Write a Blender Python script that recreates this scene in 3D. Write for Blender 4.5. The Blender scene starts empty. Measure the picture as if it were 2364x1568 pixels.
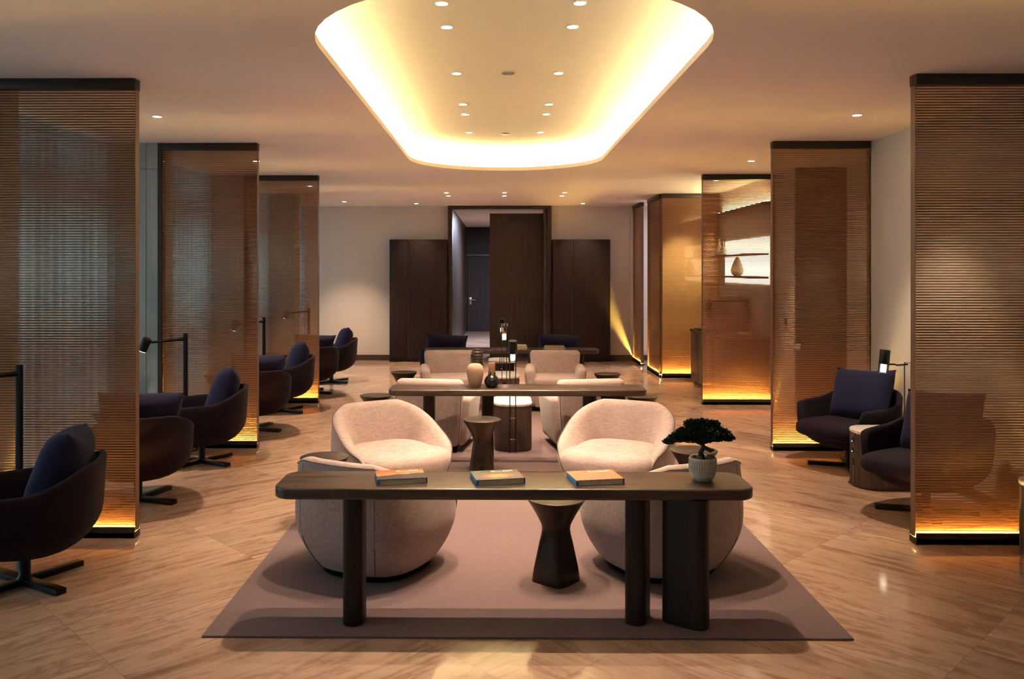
import bpy, bmesh, math, random
from mathutils import Vector, Matrix
random.seed(7)
PI = math.pi
C = bpy.context.scene.collection
H = 3.267          # ceiling height
RX = 3.93          # right wall
LX = -4.12         # curtain line on the left
BY = 17.8          # back wall
def R(d): return math.radians(d)

# ------------------------------------------------------------------ materials
MATS = {}
def newmat(name):
    m = bpy.data.materials.new(name); m.use_nodes = True
    nt = m.node_tree; nt.nodes.clear()
    out = nt.nodes.new('ShaderNodeOutputMaterial')
    MATS[name] = m
    return m, nt, out
def N(nt, t, **kw):
    n = nt.nodes.new(t)
    for k, v in kw.items():
        if hasattr(n, k) and not k.startswith('i_'): setattr(n, k, v)
    return n
def L(nt, a, b): nt.links.new(a, b)
def principled(nt, out, color=(.5,.5,.5), rough=.5, metal=0, spec=.5, coat=0, sheen=0):
    p = N(nt, 'ShaderNodeBsdfPrincipled')
    p.inputs['Base Color'].default_value = (*color, 1)
    p.inputs['Roughness'].default_value = rough
    p.inputs['Metallic'].default_value = metal
    p.inputs['Specular IOR Level'].default_value = spec
    p.inputs['Coat Weight'].default_value = coat
    p.inputs['Coat Roughness'].default_value = .15
    p.inputs['Sheen Weight'].default_value = sheen
    L(nt, p.outputs[0], out.inputs[0])
    return p
def coords(nt, scale=(1,1,1), rot=(0,0,0), kind='Object'):
    tc = N(nt, 'ShaderNodeTexCoord'); mp = N(nt, 'ShaderNodeMapping')
    mp.inputs['Scale'].default_value = scale; mp.inputs['Rotation'].default_value = rot
    L(nt, tc.outputs[kind], mp.inputs[0]); return mp.outputs[0]
def noise(nt, vec, scale=5, detail=3, rough=.5, dist=0):
    n = N(nt, 'ShaderNodeTexNoise'); n.inputs['Scale'].default_value = scale
    n.inputs['Detail'].default_value = detail; n.inputs['Roughness'].default_value = rough
    n.inputs['Distortion'].default_value = dist
    L(nt, vec, n.inputs['Vector']); return n.outputs['Fac']
def ramp(nt, fac, stops):
    r = N(nt, 'ShaderNodeValToRGB'); e = r.color_ramp.elements
    e[0].position, e[0].color = stops[0][0], (*stops[0][1], 1)
    e[1].position, e[1].color = stops[-1][0], (*stops[-1][1], 1)
    for p, c in stops[1:-1]:
        k = e.new(p); k.color = (*c, 1)
    L(nt, fac, r.inputs[0]); return r.outputs[0]
def math_(nt, op, a, b=None, c=None):
    m = N(nt, 'ShaderNodeMath'); m.operation = op
    for i, v in enumerate((a, b, c)):
        if v is None: continue
        if isinstance(v, (int, float)): m.inputs[i].default_value = v
        else: L(nt, v, m.inputs[i])
    return m.outputs[0]
def bump(nt, h, p, strength=.2, dist=.002):
    b = N(nt, 'ShaderNodeBump'); b.inputs['Strength'].default_value = strength
    b.inputs['Distance'].default_value = dist
    L(nt, h, b.inputs['Height']); L(nt, b.outputs[0], p.inputs['Normal'])
def mixc(nt, fac, a, b):
    m = N(nt, 'ShaderNodeMix'); m.data_type = 'RGBA'
    for i, v in ((0, fac), (6, a), (7, b)):
        if isinstance(v, (int, float)): m.inputs[i].default_value = v
        elif isinstance(v, tuple): m.inputs[i].default_value = (*v, 1)
        else: L(nt, v, m.inputs[i])
    return m.outputs[2]

def plain(name, color, rough=.5, metal=0, spec=.5, var=.08, scale=8, coat=0):
    m, nt, out = newmat(name)
    p = principled(nt, out, color, rough, metal, spec, coat)
    n = noise(nt, coords(nt), scale, 4)
    lo = tuple(max(0, c*(1-var)) for c in color); hi = tuple(min(1, c*(1+var)) for c in color)
    L(nt, ramp(nt, n, [(.3, lo), (.7, hi)]), p.inputs['Base Color'])
    return m
def fabric(name, color, var=.20, thread=230, sheen=.25, b=.5):
    m, nt, out = newmat(name)
    p = principled(nt, out, color, .92, 0, .2, 0, sheen)
    a = noise(nt, coords(nt, (1, 1, 14)), thread/14, 2, .7)
    c = noise(nt, coords(nt, (14, 14, 1)), thread/14, 2, .7)
    d = noise(nt, coords(nt), 3, 2)
    s = math_(nt, 'ADD', math_(nt, 'MULTIPLY', a, .5), math_(nt, 'MULTIPLY', c, .5))
    s2 = math_(nt, 'ADD', math_(nt, 'MULTIPLY', s, .85), math_(nt, 'MULTIPLY', d, .15))
    lo = tuple(k*(1-var*1.6) for k in color); hi = tuple(min(1, k*(1+var)) for k in color)
    L(nt, ramp(nt, s2, [(.38, lo), (.62, hi)]), p.inputs['Base Color'])
    bump(nt, s, p, b, .0015)
    return m
def wood(name, c1, c2, rough=.4, axis='z', scale=1, coat=0, spec=.5):
    m, nt, out = newmat(name)
    p = principled(nt, out, c1, rough, 0, spec, coat)
    sc = {'x': (1.2, 16, 16), 'y': (16, 1.2, 16), 'z': (16, 16, 1.0)}[axis]
    n = noise(nt, coords(nt, tuple(s*scale for s in sc)), 1.6, 6, .6, .6)
    L(nt, ramp(nt, n, [(.3, c1), (.55, tuple((a+b)/2 for a, b in zip(c1, c2))), (.75, c2)]), p.inputs['Base Color'])
    bump(nt, n, p, .08, .001)
    return m
def emit(name, color, strength):
    m, nt, out = newmat(name)
    e = N(nt, 'ShaderNodeEmission'); e.inputs[0].default_value = (*color, 1); e.inputs[1].default_value = strength
    L(nt, e.outputs[0], out.inputs[0]); return m
def glassy(name, color=(1,1,1), rough=.02, fac=.75):
    # thin clear glass: mostly see-through, with a real mirror sheen
    m, nt, out = newmat(name)
    t = N(nt, 'ShaderNodeBsdfTransparent'); t.inputs[0].default_value = (*color, 1)
    g = N(nt, 'ShaderNodeBsdfGlossy'); g.inputs['Roughness'].default_value = rough
    f = N(nt, 'ShaderNodeFresnel'); f.inputs[0].default_value = 1.5
    k = math_(nt, 'MULTIPLY_ADD', f.outputs[0], 1.0, (1-fac)*.25)
    x = N(nt, 'ShaderNodeMixShader'); L(nt, k, x.inputs[0]); L(nt, t.outputs[0], x.inputs[1]); L(nt, g.outputs[0], x.inputs[2])
    L(nt, x.outputs[0], out.inputs[0]); return m

M = {}
M['pink'] = fabric('pink_beige_weave', (.48, .37, .345))
M['navy'] = fabric('navy_wool', (.012, .011, .035), .25, 600, .02, .3)
M['plum'] = fabric('dark_plum_wool', (.0125, .0060, .0130), .25, 600, .02, .3)
M['navyp'] = fabric('navy_cushion_cloth', (.013, .013, .046), .2, 700, .03, .3)
M['piping'] = plain('grey_piping', (.12, .09, .085), .8)
M['black'] = plain('black_metal', (.012, .011, .011), .35, .6)
M['bronze'] = plain('dark_bronze', (.05, .034, .024), .38, .75, var=.2)
M['bronzeflat'] = plain('bronze_tabletop', (.085, .068, .052), .33, .5, var=.12)
M['rail'] = plain('dark_brown_metal', (.035, .024, .018), .45, .3)
def mk_rod():
    m, nt, out = newmat('copper_brown_rod')
    p = N(nt, 'ShaderNodeBsdfPrincipled'); p.inputs['Base Color'].default_value = (.42, .20, .11, 1); p.inputs['Roughness'].default_value = .35; p.inputs['Metallic'].default_value = .2
    t = N(nt, 'ShaderNodeBsdfTranslucent'); t.inputs[0].default_value = (.65, .36, .18, 1)
    x = N(nt, 'ShaderNodeMixShader'); x.inputs[0].default_value = .35
    L(nt, p.outputs[0], x.inputs[1]); L(nt, t.outputs[0], x.inputs[2]); L(nt, x.outputs[0], out.inputs[0]); return m
M['copper'] = mk_rod()
M['edge'] = plain('brown_end_baffle', (.15, .08, .05), .5)  # for the added light-blocking end closures of the screens
M['white_dot'] = plain('white_plastic', (.7, .68, .64), .4)
M['cabwood'] = wood('dark_cabinet_wood', (.017, .009, .008), (.034, .018, .015), .6, 'z', 1, 0, .25)
M['cabwood2'] = wood('brown_panel_wood', (.040, .026, .020), (.066, .045, .034), .4, 'z')
M['frame'] = wood('dark_portal_wood', (.020, .011, .007), (.04, .022, .014), .4, 'z')
M['barwood'] = wood('bar_cabinet_wood', (.05, .03, .025), (.10, .06, .045), .3, 'z')
M['wood_top'] = wood('olive_walnut_top', (.022, .013, .010), (.13, .088, .064), .30, 'x', 1, .25)
M['wood_leg'] = wood('dark_walnut_leg', (.010, .006, .004), (.030, .016, .011), .5, 'z', 1, 0, .3)
M['ceil'] = plain('ceiling_plaster', (.90, .77, .69), .9, var=.02, scale=1.5)
M['cove'] = plain('recess_plaster', (.80, .74, .62), .85, var=.02)
M['wall'] = plain('cream_wall_paint', (.62, .56, .50), .9, var=.03, scale=1.2)
M['base'] = plain('dark_skirting', (.05, .035, .028), .5)
M['terracotta'] = plain('glazed_white_clay', (.76, .66, .52), .55, var=.12, scale=30)
M['soil'] = plain('soil', (.03, .02, .014), .95)
M['rock'] = plain('brown_stone', (.20, .13, .08), .8, var=.3, scale=40)
M['bark'] = plain('bark', (.07, .045, .025), .9, var=.4, scale=60)
M['leaf'] = plain('dark_green_leaf', (.012, .028, .0123), .55, var=.5, scale=50)
M['blackglaze'] = plain('black_glaze', (.010, .009, .009), .18)
M['steel'] = plain('brushed_steel', (.35, .33, .31), .3, .9)
M['ceramic'] = plain('matt_cream_ceramic', (.45, .38, .27), .6, var=.15)
M['screenblue'] = plain('dark_display', (.02, .02, .03), .15)
M['paper'] = plain('book_pages', (.78, .66, .48), .85, var=.1, scale=60)
M['bluejacket'] = plain('blue_jacket', (.03, .22, .50), .4)
M['redjacket'] = plain('red_jacket', (.30, .03, .02), .4)
M['darkjacket'] = plain('dark_jacket', (.03, .02, .03), .4)
M['whiteink'] = plain('white_ink', (.85, .82, .78), .5)
M['cream_cover'] = plain('cream_book_cover', (.72, .60, .48), .6)
M['grey_cover'] = plain('grey_book_cover', (.35, .33, .30), .6)
M['led_y'] = emit('led_amber', (1, .63, .12), 520)
M['led_cove'] = emit('led_warm_white', (1, .85, .45), 32)
M['lamp_on'] = emit('downlight_glow', (1, .90, .74), 14)
M['bulb'] = emit('reading_bulb', (1, .85, .65), 3)
M['backlit'] = emit('backlit_panel', (1, .86, .60), 2.2)
M['blueled'] = emit('blue_pilot_light', (.05, .25, 1), 2.5)
M['glass'] = glassy('clear_glass', (1, 1, 1))
M['amberglass'] = glassy('brown_glass', (.42, .24, .14), .05, .4)
M['winglass'] = glassy('window_glass', (.93, .97, .96))

def mk_screenpane():
    # woven bronze gauze laminated in glass: partly open weave, satin sheen
    m, nt, out = newmat('bronze_gauze_glass')
    t = N(nt, 'ShaderNodeBsdfTransparent'); t.inputs[0].default_value = (.96, .90, .84, 1)
    d = N(nt, 'ShaderNodeBsdfDiffuse'); d.inputs[0].default_value = (.34, .16, .085, 1)
    tl = N(nt, 'ShaderNodeBsdfTranslucent'); tl.inputs[0].default_value = (.50, .25, .12, 1)
    x0 = N(nt, 'ShaderNodeMixShader'); x0.inputs[0].default_value = .45
    L(nt, d.outputs[0], x0.inputs[1]); L(nt, tl.outputs[0], x0.inputs[2])
    x1 = N(nt, 'ShaderNodeMixShader'); x1.inputs[0].default_value = .23
    L(nt, t.outputs[0], x1.inputs[1]); L(nt, x0.outputs[0], x1.inputs[2])
    g = N(nt, 'ShaderNodeBsdfGlossy'); g.inputs['Roughness'].default_value = .03
    g.inputs[0].default_value = (.9, .8, .7, 1)
    f = N(nt, 'ShaderNodeFresnel'); f.inputs[0].default_value = 1.45
    k = math_(nt, 'MULTIPLY_ADD', f.outputs[0], .9, .01)
    x2 = N(nt, 'ShaderNodeMixShader'); L(nt, k, x2.inputs[0]); L(nt, x1.outputs[0], x2.inputs[1]); L(nt, g.outputs[0], x2.inputs[2])
    L(nt, x2.outputs[0], out.inputs[0]); return m
M['gauze'] = mk_screenpane()

def mk_curtain():
    m, nt, out = newmat('sheer_curtain_cloth')
    t = N(nt, 'ShaderNodeBsdfTransparent'); t.inputs[0].default_value = (.9, .9, .9, 1)
    d = N(nt, 'ShaderNodeBsdfDiffuse'); d.inputs[0].default_value = (.36, .36, .36, 1)
    tl = N(nt, 'ShaderNodeBsdfTranslucent'); tl.inputs[0].default_value = (.42, .45, .47, 1)
    x0 = N(nt, 'ShaderNodeMixShader'); x0.inputs[0].default_value = .5
    L(nt, d.outputs[0], x0.inputs[1]); L(nt, tl.outputs[0], x0.inputs[2])
    x1 = N(nt, 'ShaderNodeMixShader')
    n = noise(nt, coords(nt, (1, 9, .15)), 2.2, 3)
    L(nt, math_(nt, 'MULTIPLY_ADD', n, .6, .42), x1.inputs[0])
    L(nt, t.outputs[0], x1.inputs[1]); L(nt, x0.outputs[0], x1.inputs[2])
    L(nt, x1.outputs[0], out.inputs[0]); return m
M['curtain'] = mk_curtain()

def mk_floor():
    m, nt, out = newmat('brown_veined_marble')
    p = principled(nt, out, (.5, .35, .25), .09, 0, .30)
    tc = N(nt, 'ShaderNodeTexCoord'); s = N(nt, 'ShaderNodeSeparateXYZ'); L(nt, tc.outputs['Object'], s.inputs[0])
    u = math_(nt, 'ABSOLUTE', math_(nt, 'SUBTRACT', s.outputs[0], .15))
    a = math_(nt, 'MULTIPLY', math_(nt, 'ADD', u, s.outputs[1]), .7071)      # across the veins
    b = math_(nt, 'MULTIPLY', math_(nt, 'SUBTRACT', s.outputs[1], u), .7071) # along the veins
    TA, TB = .62, 1.24
    a0 = math_(nt, 'DIVIDE', math_(nt, 'SUBTRACT', a, 3.96), TA)
    row = math_(nt, 'FLOOR', a0)
    b0 = math_(nt, 'ADD', math_(nt, 'DIVIDE', math_(nt, 'SUBTRACT', b, 1.42), TB), math_(nt, 'MULTIPLY', math_(nt, 'MODULO', row, 2), .0))
    col = math_(nt, 'FLOOR', b0)
    cell = N(nt, 'ShaderNodeCombineXYZ'); L(nt, row, cell.inputs[0]); L(nt, col, cell.inputs[1])
    side = math_(nt, 'SIGN', math_(nt, 'SUBTRACT', s.outputs[0], .15)); L(nt, side, cell.inputs[2])
    wn = N(nt, 'ShaderNodeTexWhiteNoise'); L(nt, cell.outputs[0], wn.inputs['Vector'])
    # vein coordinates
    v = N(nt, 'ShaderNodeCombineXYZ')
    L(nt, math_(nt, 'MULTIPLY', a, 4.2), v.inputs[0]); L(nt, math_(nt, 'MULTIPLY', b, .52), v.inputs[1])
    L(nt, math_(nt, 'MULTIPLY', wn.outputs['Value'], 40), v.inputs[2])
    n1 = noise(nt, v.outputs[0], 1.0, 5, .55, .9)
    n2 = noise(nt, v.outputs[0], 2.1, 4, .5, .9)
    n3 = noise(nt, tc.outputs['Object'], 22, 4, .6)
    f = math_(nt, 'ADD', math_(nt, 'MULTIPLY', n1, .62), math_(nt, 'MULTIPLY', n2, .38))
    f = math_(nt, 'ADD', math_(nt, 'MULTIPLY', f, .94), math_(nt, 'MULTIPLY', n3, .06))
    n4 = noise(nt, tc.outputs['Object'], 2.6, 4, .6, .8)
    f = math_(nt, 'ADD', f, math_(nt, 'MULTIPLY', math_(nt, 'SUBTRACT', n4, .5), .22))
    c = ramp(nt, f, [(.32, (.28, .155, .11)), (.40, (.37, .225, .16)), (.43, (.46, .305, .22)), (.49, (.53, .365, .27)), (.525, (.47, .31, .225)), (.548, (.37, .23, .165)), (.572, (.50, .34, .25)), (.63, (.59, .43, .325)), (.72, (.44, .29, .21))])
    tone = math_(nt, 'MULTIPLY_ADD', wn.outputs['Value'], .24, .78)
    vm = N(nt, 'ShaderNodeVectorMath'); vm.operation = 'SCALE'; L(nt, c, vm.inputs[0]); L(nt, tone, vm.inputs['Scale'])
    # joints
    fa = math_(nt, 'FRACT', a0); fb = math_(nt, 'FRACT', b0)
    ja = math_(nt, 'LESS_THAN', math_(nt, 'MULTIPLY', fa, TA), .003)
    jb = math_(nt, 'LESS_THAN', math_(nt, 'MULTIPLY', fb, TB), .003)
    j = math_(nt, 'MAXIMUM', ja, jb)
    L(nt, mixc(nt, math_(nt, 'MULTIPLY', j, .6), vm.outputs[0], (.16, .10, .07)), p.inputs['Base Color'])
    return m
M['floor'] = mk_floor()

def mk_rug():
    m, nt, out = newmat('mauve_rug')
    p = principled(nt, out, (.36, .26, .25), .95, 0, .1, 0, .2)
    a = noise(nt, coords(nt, (1, 16, 1)), 30, 2, .7); c = noise(nt, coords(nt, (16, 1, 1)), 30, 2, .7)
    s = math_(nt, 'MULTIPLY', math_(nt, 'ADD', a, c), .5)
    L(nt, ramp(nt, s, [(.35, (.140, .092, .094)), (.65, (.205, .138, .138))]), p.inputs['Base Color'])
    bump(nt, s, p, .5, .002); return m
M['rug'] = mk_rug()
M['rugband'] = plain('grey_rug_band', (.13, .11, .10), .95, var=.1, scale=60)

def mk_stone():
    m, nt, out = newmat('grey_green_stone')
    p = principled(nt, out, (.30, .34, .33), .35)
    n = noise(nt, coords(nt, (1, 1, .35)), 3, 6, .6, 1)
    L(nt, ramp(nt, n, [(.3, (.25, .29, .28)), (.7, (.37, .41, .40))]), p.inputs['Base Color'])
    return m
M['stone'] = mk_stone()

def mk_marble():
    m, nt, out = newmat('white_marble_rose_veins')
    p = principled(nt, out, (.8, .8, .8), .12)
    n = noise(nt, coords(nt), 9, 7, .65, 2.2)
    L(nt, ramp(nt, n, [(.36, (.84, .85, .84)), (.475, (.80, .78, .76)), (.50, (.55, .38, .30)), (.525, (.80, .79, .77)), (.7, (.88, .89, .88))]), p.inputs['Base Color'])
    return m
M['marble'] = mk_marble()

def mk_drum():
    m, nt, out = newmat('ribbed_walnut_drum')
    p = principled(nt, out, (.12, .08, .065), .35)
    n = noise(nt, coords(nt, (10, 10, .6)), 3, 5)
    L(nt, ramp(nt, n, [(.3, (.085, .052, .042)), (.7, (.15, .10, .085))]), p.inputs['Base Color'])
    return m
M['drum'] = mk_drum()

def mk_cover(name, kind):
    m, nt, out = newmat(name)
    p = principled(nt, out, (.5, .2, .1), .3)
    tc = N(nt, 'ShaderNodeTexCoord'); s = N(nt, 'ShaderNodeSeparateXYZ'); L(nt, tc.outputs['Generated'], s.inputs[0])
    n = noise(nt, tc.outputs['Generated'], 5 if kind == 0 else 9, 6, .65)
    if kind == 0:
        v = math_(nt, 'ADD', s.outputs[1], math_(nt, 'MULTIPLY', n, -.35))
        v = math_(nt, 'ADD', v, math_(nt, 'MULTIPLY', s.outputs[0], -.22))
        c = ramp(nt, v, [(.10, (.06, .045, .05)), (.20, (.10, .07, .07)), (.23, (.62, .30, .12)), (.45, (.62, .17, .06)), (.75, (.42, .07, .03))])
    elif kind == 1:
        dx = math_(nt, 'MULTIPLY', math_(nt, 'SUBTRACT', s.outputs[0], .5), 1.0); dy = math_(nt, 'MULTIPLY', math_(nt, 'SUBTRACT', s.outputs[1], .38), 1.6)
        rr = math_(nt, 'SQRT', math_(nt, 'ADD', math_(nt, 'MULTIPLY', dx, dx), math_(nt, 'MULTIPLY', dy, dy)))
        rr = math_(nt, 'MULTIPLY', rr, 1.15)
        v = math_(nt, 'ADD', rr, math_(nt, 'MULTIPLY', math_(nt, 'SUBTRACT', n, .5), .7))
        c = ramp(nt, v, [(.05, (.75, .40, .12)), (.25, (.62, .30, .12)), (.34, (.30, .12, .09)), (.42, (.16, .13, .13)), (.62, (.14, .12, .11)), (.9, (.04, .08, .04))])
    else:
        v = math_(nt, 'ADD', n, math_(nt, 'MULTIPLY', s.outputs[1], .12))
        c = ramp(nt, v, [(.32, (.50, .14, .05)), (.46, (.68, .26, .09)), (.53, (.22, .19, .17)), (.60, (.60, .30, .14)), (.72, (.45, .08, .04))])
    L(nt, c, p.inputs['Base Color']); return m
M['cov0'] = mk_cover('cover_sunset_ridge', 0); M['cov1'] = mk_cover('cover_golden_dome', 1); M['cov2'] = mk_cover('cover_canyon', 2)

def mk_braid():
    m, nt, out = newmat('woven_tan_clay')
    p = principled(nt, out, (.45, .28, .18), .75)
    tc = N(nt, 'ShaderNodeTexCoord'); sx = N(nt, 'ShaderNodeSeparateXYZ'); L(nt, tc.outputs['Object'], sx.inputs[0])
    ang = math_(nt, 'MULTIPLY', math_(nt, 'ARCTAN2', sx.outputs[1], sx.outputs[0]), 28/(2*PI))
    tri = math_(nt, 'PINGPONG', ang, .5)       # zigzag round the body
    zz = math_(nt, 'ADD', math_(nt, 'MULTIPLY', sx.outputs[2], 95), math_(nt, 'MULTIPLY', tri, 1.6))
    s = math_(nt, 'PINGPONG', zz, .5)
    L(nt, ramp(nt, s, [(.06, (.12, .065, .04)), (.30, (.60, .40, .27))]), p.inputs['Base Color'])
    bump(nt, s, p, .8, .004); return m
M['braid'] = mk_braid()
M['ribglass'] = plain('dark_ribbed_glaze', (.035, .022, .018), .15, .1, var=.4, scale=14)
M['beadwood'] = plain('brown_beadwood', (.30, .15, .08), .6, var=.3, scale=90)

# ------------------------------------------------------------------ mesh helpers
def finish(name, bm, mat, parent=None, smooth=True, loc=(0,0,0), rot=(0,0,0), angle=40):
    me = bpy.data.meshes.new(name)
    bmesh.ops.recalc_face_normals(bm, faces=bm.faces[:])
    bm.to_mesh(me); bm.free()
    if mat: me.materials.append(mat)
    if smooth:
        me.shade_smooth() if hasattr(me, 'shade_smooth') else None
        try: me.set_sharp_from_angle(angle=R(angle))
        except Exception: pass
    o = bpy.data.objects.new(name, me); C.objects.link(o)
    o.location = loc; o.rotation_euler = rot
    if parent: o.parent = parent
    return o
def B(): return bmesh.new()
def box(bm, x0, x1, y0, y1, z0, z1, bev=0, seg=2, mat=None):
    g = bmesh.ops.create_cube(bm, size=1)
    vs = g['verts']
    for v in vs:
        v.co = Vector(((x0+x1)/2 + v.co.x*(x1-x0), (y0+y1)/2 + v.co.y*(y1-y0), (z0+z1)/2 + v.co.z*(z1-z0)))
    if bev > 0:
        es = list({e for v in vs for e in v.link_edges})
        r = bmesh.ops.bevel(bm, geom=es, offset=bev, segments=seg, affect='EDGES', profile=.5)
        vs = list({v for f in r['faces'] for v in f.verts} | {v for v in vs if v.is_valid})
    if mat is not None:
        for v in vs:
            if v.is_valid: v.co = mat @ v.co
    return vs
def tube(bm, pts, r, n=10, cap=True):
    pts = [Vector(p) for p in pts]; rings = []
    for i, p in enumerate(pts):
        d = (pts[min(i+1, len(pts)-1)] - pts[max(i-1, 0)]).normalized()
        up = Vector((0,0,1)) if abs(d.z) < .95 else Vector((0,1,0))
        a = d.cross(up).normalized(); b = d.cross(a)
        rr = r[i] if isinstance(r, (list, tuple)) else r
        rings.append([bm.verts.new(p + (a*math.cos(2*PI*k/n) + b*math.sin(2*PI*k/n))*rr) for k in range(n)])
    for i in range(len(rings)-1):
        for k in range(n):
            bm.faces.new((rings[i][k], rings[i][(k+1)%n], rings[i+1][(k+1)%n], rings[i+1][k]))
    if cap:
        bm.faces.new(rings[0][::-1]); bm.faces.new(rings[-1])
def loft(bm, rings, closed=True, cap0=False, cap1=False):
    R_ = [[bm.verts.new(p) for p in ring] for ring in rings]
    n = len(R_[0])
    for i in range(len(R_)-1):
        for k in range(n if closed else n-1):
            q = [R_[i][k], R_[i][(k+1)%n], R_[i+1][(k+1)%n], R_[i+1][k]]
            if len(set(id(v) for v in q)) == 4: bm.faces.new(q)
    if cap0: bm.faces.new(R_[0][::-1])
    if cap1: bm.faces.new(R_[-1])
    return R_
def lathe(bm, prof, n=32, c=(0,0,0), sup=None):
    rings = []
    for r, z in prof:
        rings.append([(c[0]+r*math.cos(2*PI*k/n), c[1]+r*math.sin(2*PI*k/n), c[2]+z) for k in range(n)])
    loft(bm, rings, True, True, True)
def sup(phi, a, b, p):
    return 1.0/((abs(math.sin(phi))/a)**p + (abs(math.cos(phi))/b)**p)**(1/p)
def ellipsoid(bm, c, r, nu=20, nv=12, e=1.0, mat=None):
    rings = []
    def s(x): return math.copysign(abs(x)**e, x)
    for i in range(nv+1):
        t = -PI/2 + PI*i/nv
        t = max(-PI/2+1e-3, min(PI/2-1e-3, t))
        ring = []
        for k in range(nu):
            f = 2*PI*k/nu
            q = Vector((c[0]+r[0]*s(math.cos(t))*s(math.cos(f)), c[1]+r[1]*s(math.cos(t))*s(math.sin(f)), c[2]+r[2]*s(math.sin(t))))
            ring.append(mat @ q if mat else q)
        rings.append(ring)
    loft(bm, rings, True, True, True)

# ------------------------------------------------------------------ object helpers
def thing(name, label, cat, loc=(0,0,0), rz=0, group=None):
    o = bpy.data.objects.new(name, None); C.objects.link(o)
    o.empty_display_size = .1
    o.location = loc; o.rotation_euler = (0, 0, rz); o['label'] = label; o['category'] = cat
    if group: o['group'] = group
    return o
def tag(o, label, cat, group=None):
    o['label'] = label; o['category'] = cat
    if group: o['group'] = group
    return o
def struct(name, bm, m, smooth=False, parent=None, label=None):
    o = finish(name, bm, m, parent, smooth)
    if not parent: o['kind'] = 'structure'
    return o
KIDS = {}
def dup(root, loc, rz=None, label=None, group=None, cat=None, sc=None):
    def cp(o, parent):
        c = o.copy(); C.objects.link(c)
        if parent: c.parent = parent
        for ch in list(o.children): cp(ch, c)
        return c
    r = cp(root, None); r.location = loc
    if rz is not None: r.rotation_euler = (0, 0, rz)
    if label: r['label'] = label
    if group: r['group'] = group
    if sc: r.scale = (sc, sc, sc)
    return r
def face(fx, fy): return math.atan2(fx, -fy)   # local front is -Y

# ------------------------------------------------------------------ the setting
bm = B(); box(bm, -6, 7, -3, 30, -.10, 0)
struct('floor', bm, M['floor'])

# ceiling with the stadium-shaped opening
CX, CR, CY0, CY1 = .09, 1.19, 5.15, 10.30
def stadium(r, z, n=24):
    pts = []
    for k in range(n+1):
        f = PI*k/n; pts.append(Vector((CX + r*math.cos(f), CY1 + r*math.sin(f), z)))
    for k in range(n+1):
        f = PI + PI*k/n; pts.append(Vector((CX + r*math.cos(f), CY0 + r*math.sin(f), z)))
    return pts
bm = B()
outer = [bm.verts.new(p) for p in ((-4.6,-3,H),(RX+3,-3,H),(RX+3,30,H),(-4.6,30,H))]
inner = [bm.verts.new(p) for p in stadium(CR, H)]
es = [bm.edges.new((outer[i], outer[(i+1)%4])) for i in range(4)]
es += [bm.edges.new((inner[i], inner[(i+1)%len(inner)])) for i in range(len(inner))]
bmesh.ops.triangle_fill(bm, use_beauty=True, edges=es)
# lip and ledge of the opening
loft(bm, [stadium(CR, H), stadium(CR, H+.045), stadium(CR+.26, H+.045)])
struct('ceiling', bm, M['ceil'])
bm = B()
rings = [stadium(CR+.26, H+.045), stadium(CR+.26, H+.10)]
for k in range(1, 9):
    f = PI/2*k/8
    rings.append(stadium(CR+.26-.50*(1-math.cos(f)), H+.10+.24*math.sin(f)))
loft(bm, rings)
top = [bm.verts.new(p) for p in stadium(CR-.24, H+.34)]
bm.faces.new(top)
bmesh.ops.remove_doubles(bm, verts=bm.verts[:], dist=1e-4)
cv = struct('ceiling_recess', bm, M['cove'], True); 
bm = B(); loft(bm, [stadium(CR+.13, H+.055), stadium(CR+.16, H+.055)])
s_ = finish('led_strip', bm, M['led_cove'], None, False)
tag(s_, 'warm glowing light strip hidden on the ledge around the oval ceiling recess', 'light strip')

# walls -----------------------------------------------------------------
bm = B()   # back wall with portal opening (X -1.0..1.05)
box(bm, -4.6, -.99, BY, BY+.25, 0, H); box(bm, 1.05, 2.9, BY, BY+.25, 0, H); box(bm, -.99, 1.05, BY, BY+.25, 3.19, H)
box(bm, 3.35, 7.0, BY, BY+.25, 0, H); box(bm, 2.9, 3.35, BY, BY+.25, 0, H)
struct('wall_back', bm, M['wall'])
bm = B(); box(bm, -4.6, 7, -3.1, -3.0, 0, H); struct('wall_front', bm, M['wall'])
bm = B()
box(bm, RX, RX+.15, -3, 8.95, 0, H); box(bm, RX, RX+.15, 11.2, 16.1, 0, H)
box(bm, 4.6, 4.75, 8.95, 11.2, 0, H); box(bm, RX+.15, 4.6, 8.8, 8.95, 0, H)
box(bm, 5.6, 5.75, 16.1, BY, 0, H); box(bm, RX+.15, 5.6, 15.95, 16.1, 0, H)
struct('wall_right', bm, M['wall'])
# dark timber return beyond the recess on the right
bm = B(); box(bm, RX+.01, 4.6, 11.14, 11.2, 0, H-.002)
struct('trim_1', bm, M['cabwood2'])
bm = B(); box(bm, 2.97, RX, 16.12, 16.2, 0, H); struct('wall_bar_end', bm, M['wall'])
# piers between the windows
PIERS = (-.1, 2.9, 5.93, 8.95, 12.0, 15.0)
bm = B()
for y in PIERS:
    box(bm, -4.6, -3.645, y, y+.42, 0, H)
for y in PIERS:   # joints as thin recesses drawn with shallow strips
    pass
struct('wall_left', bm, M['stone'])
bm = B()
for y in PIERS:
    box(bm, -3.768, -3.764, y-.0015, y+.001, 0, H); box(bm, -4.1, -3.645, y-.0015, y+.001, 2.985, 2.989)
struct('trim_2', bm, M['rail'])
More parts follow.
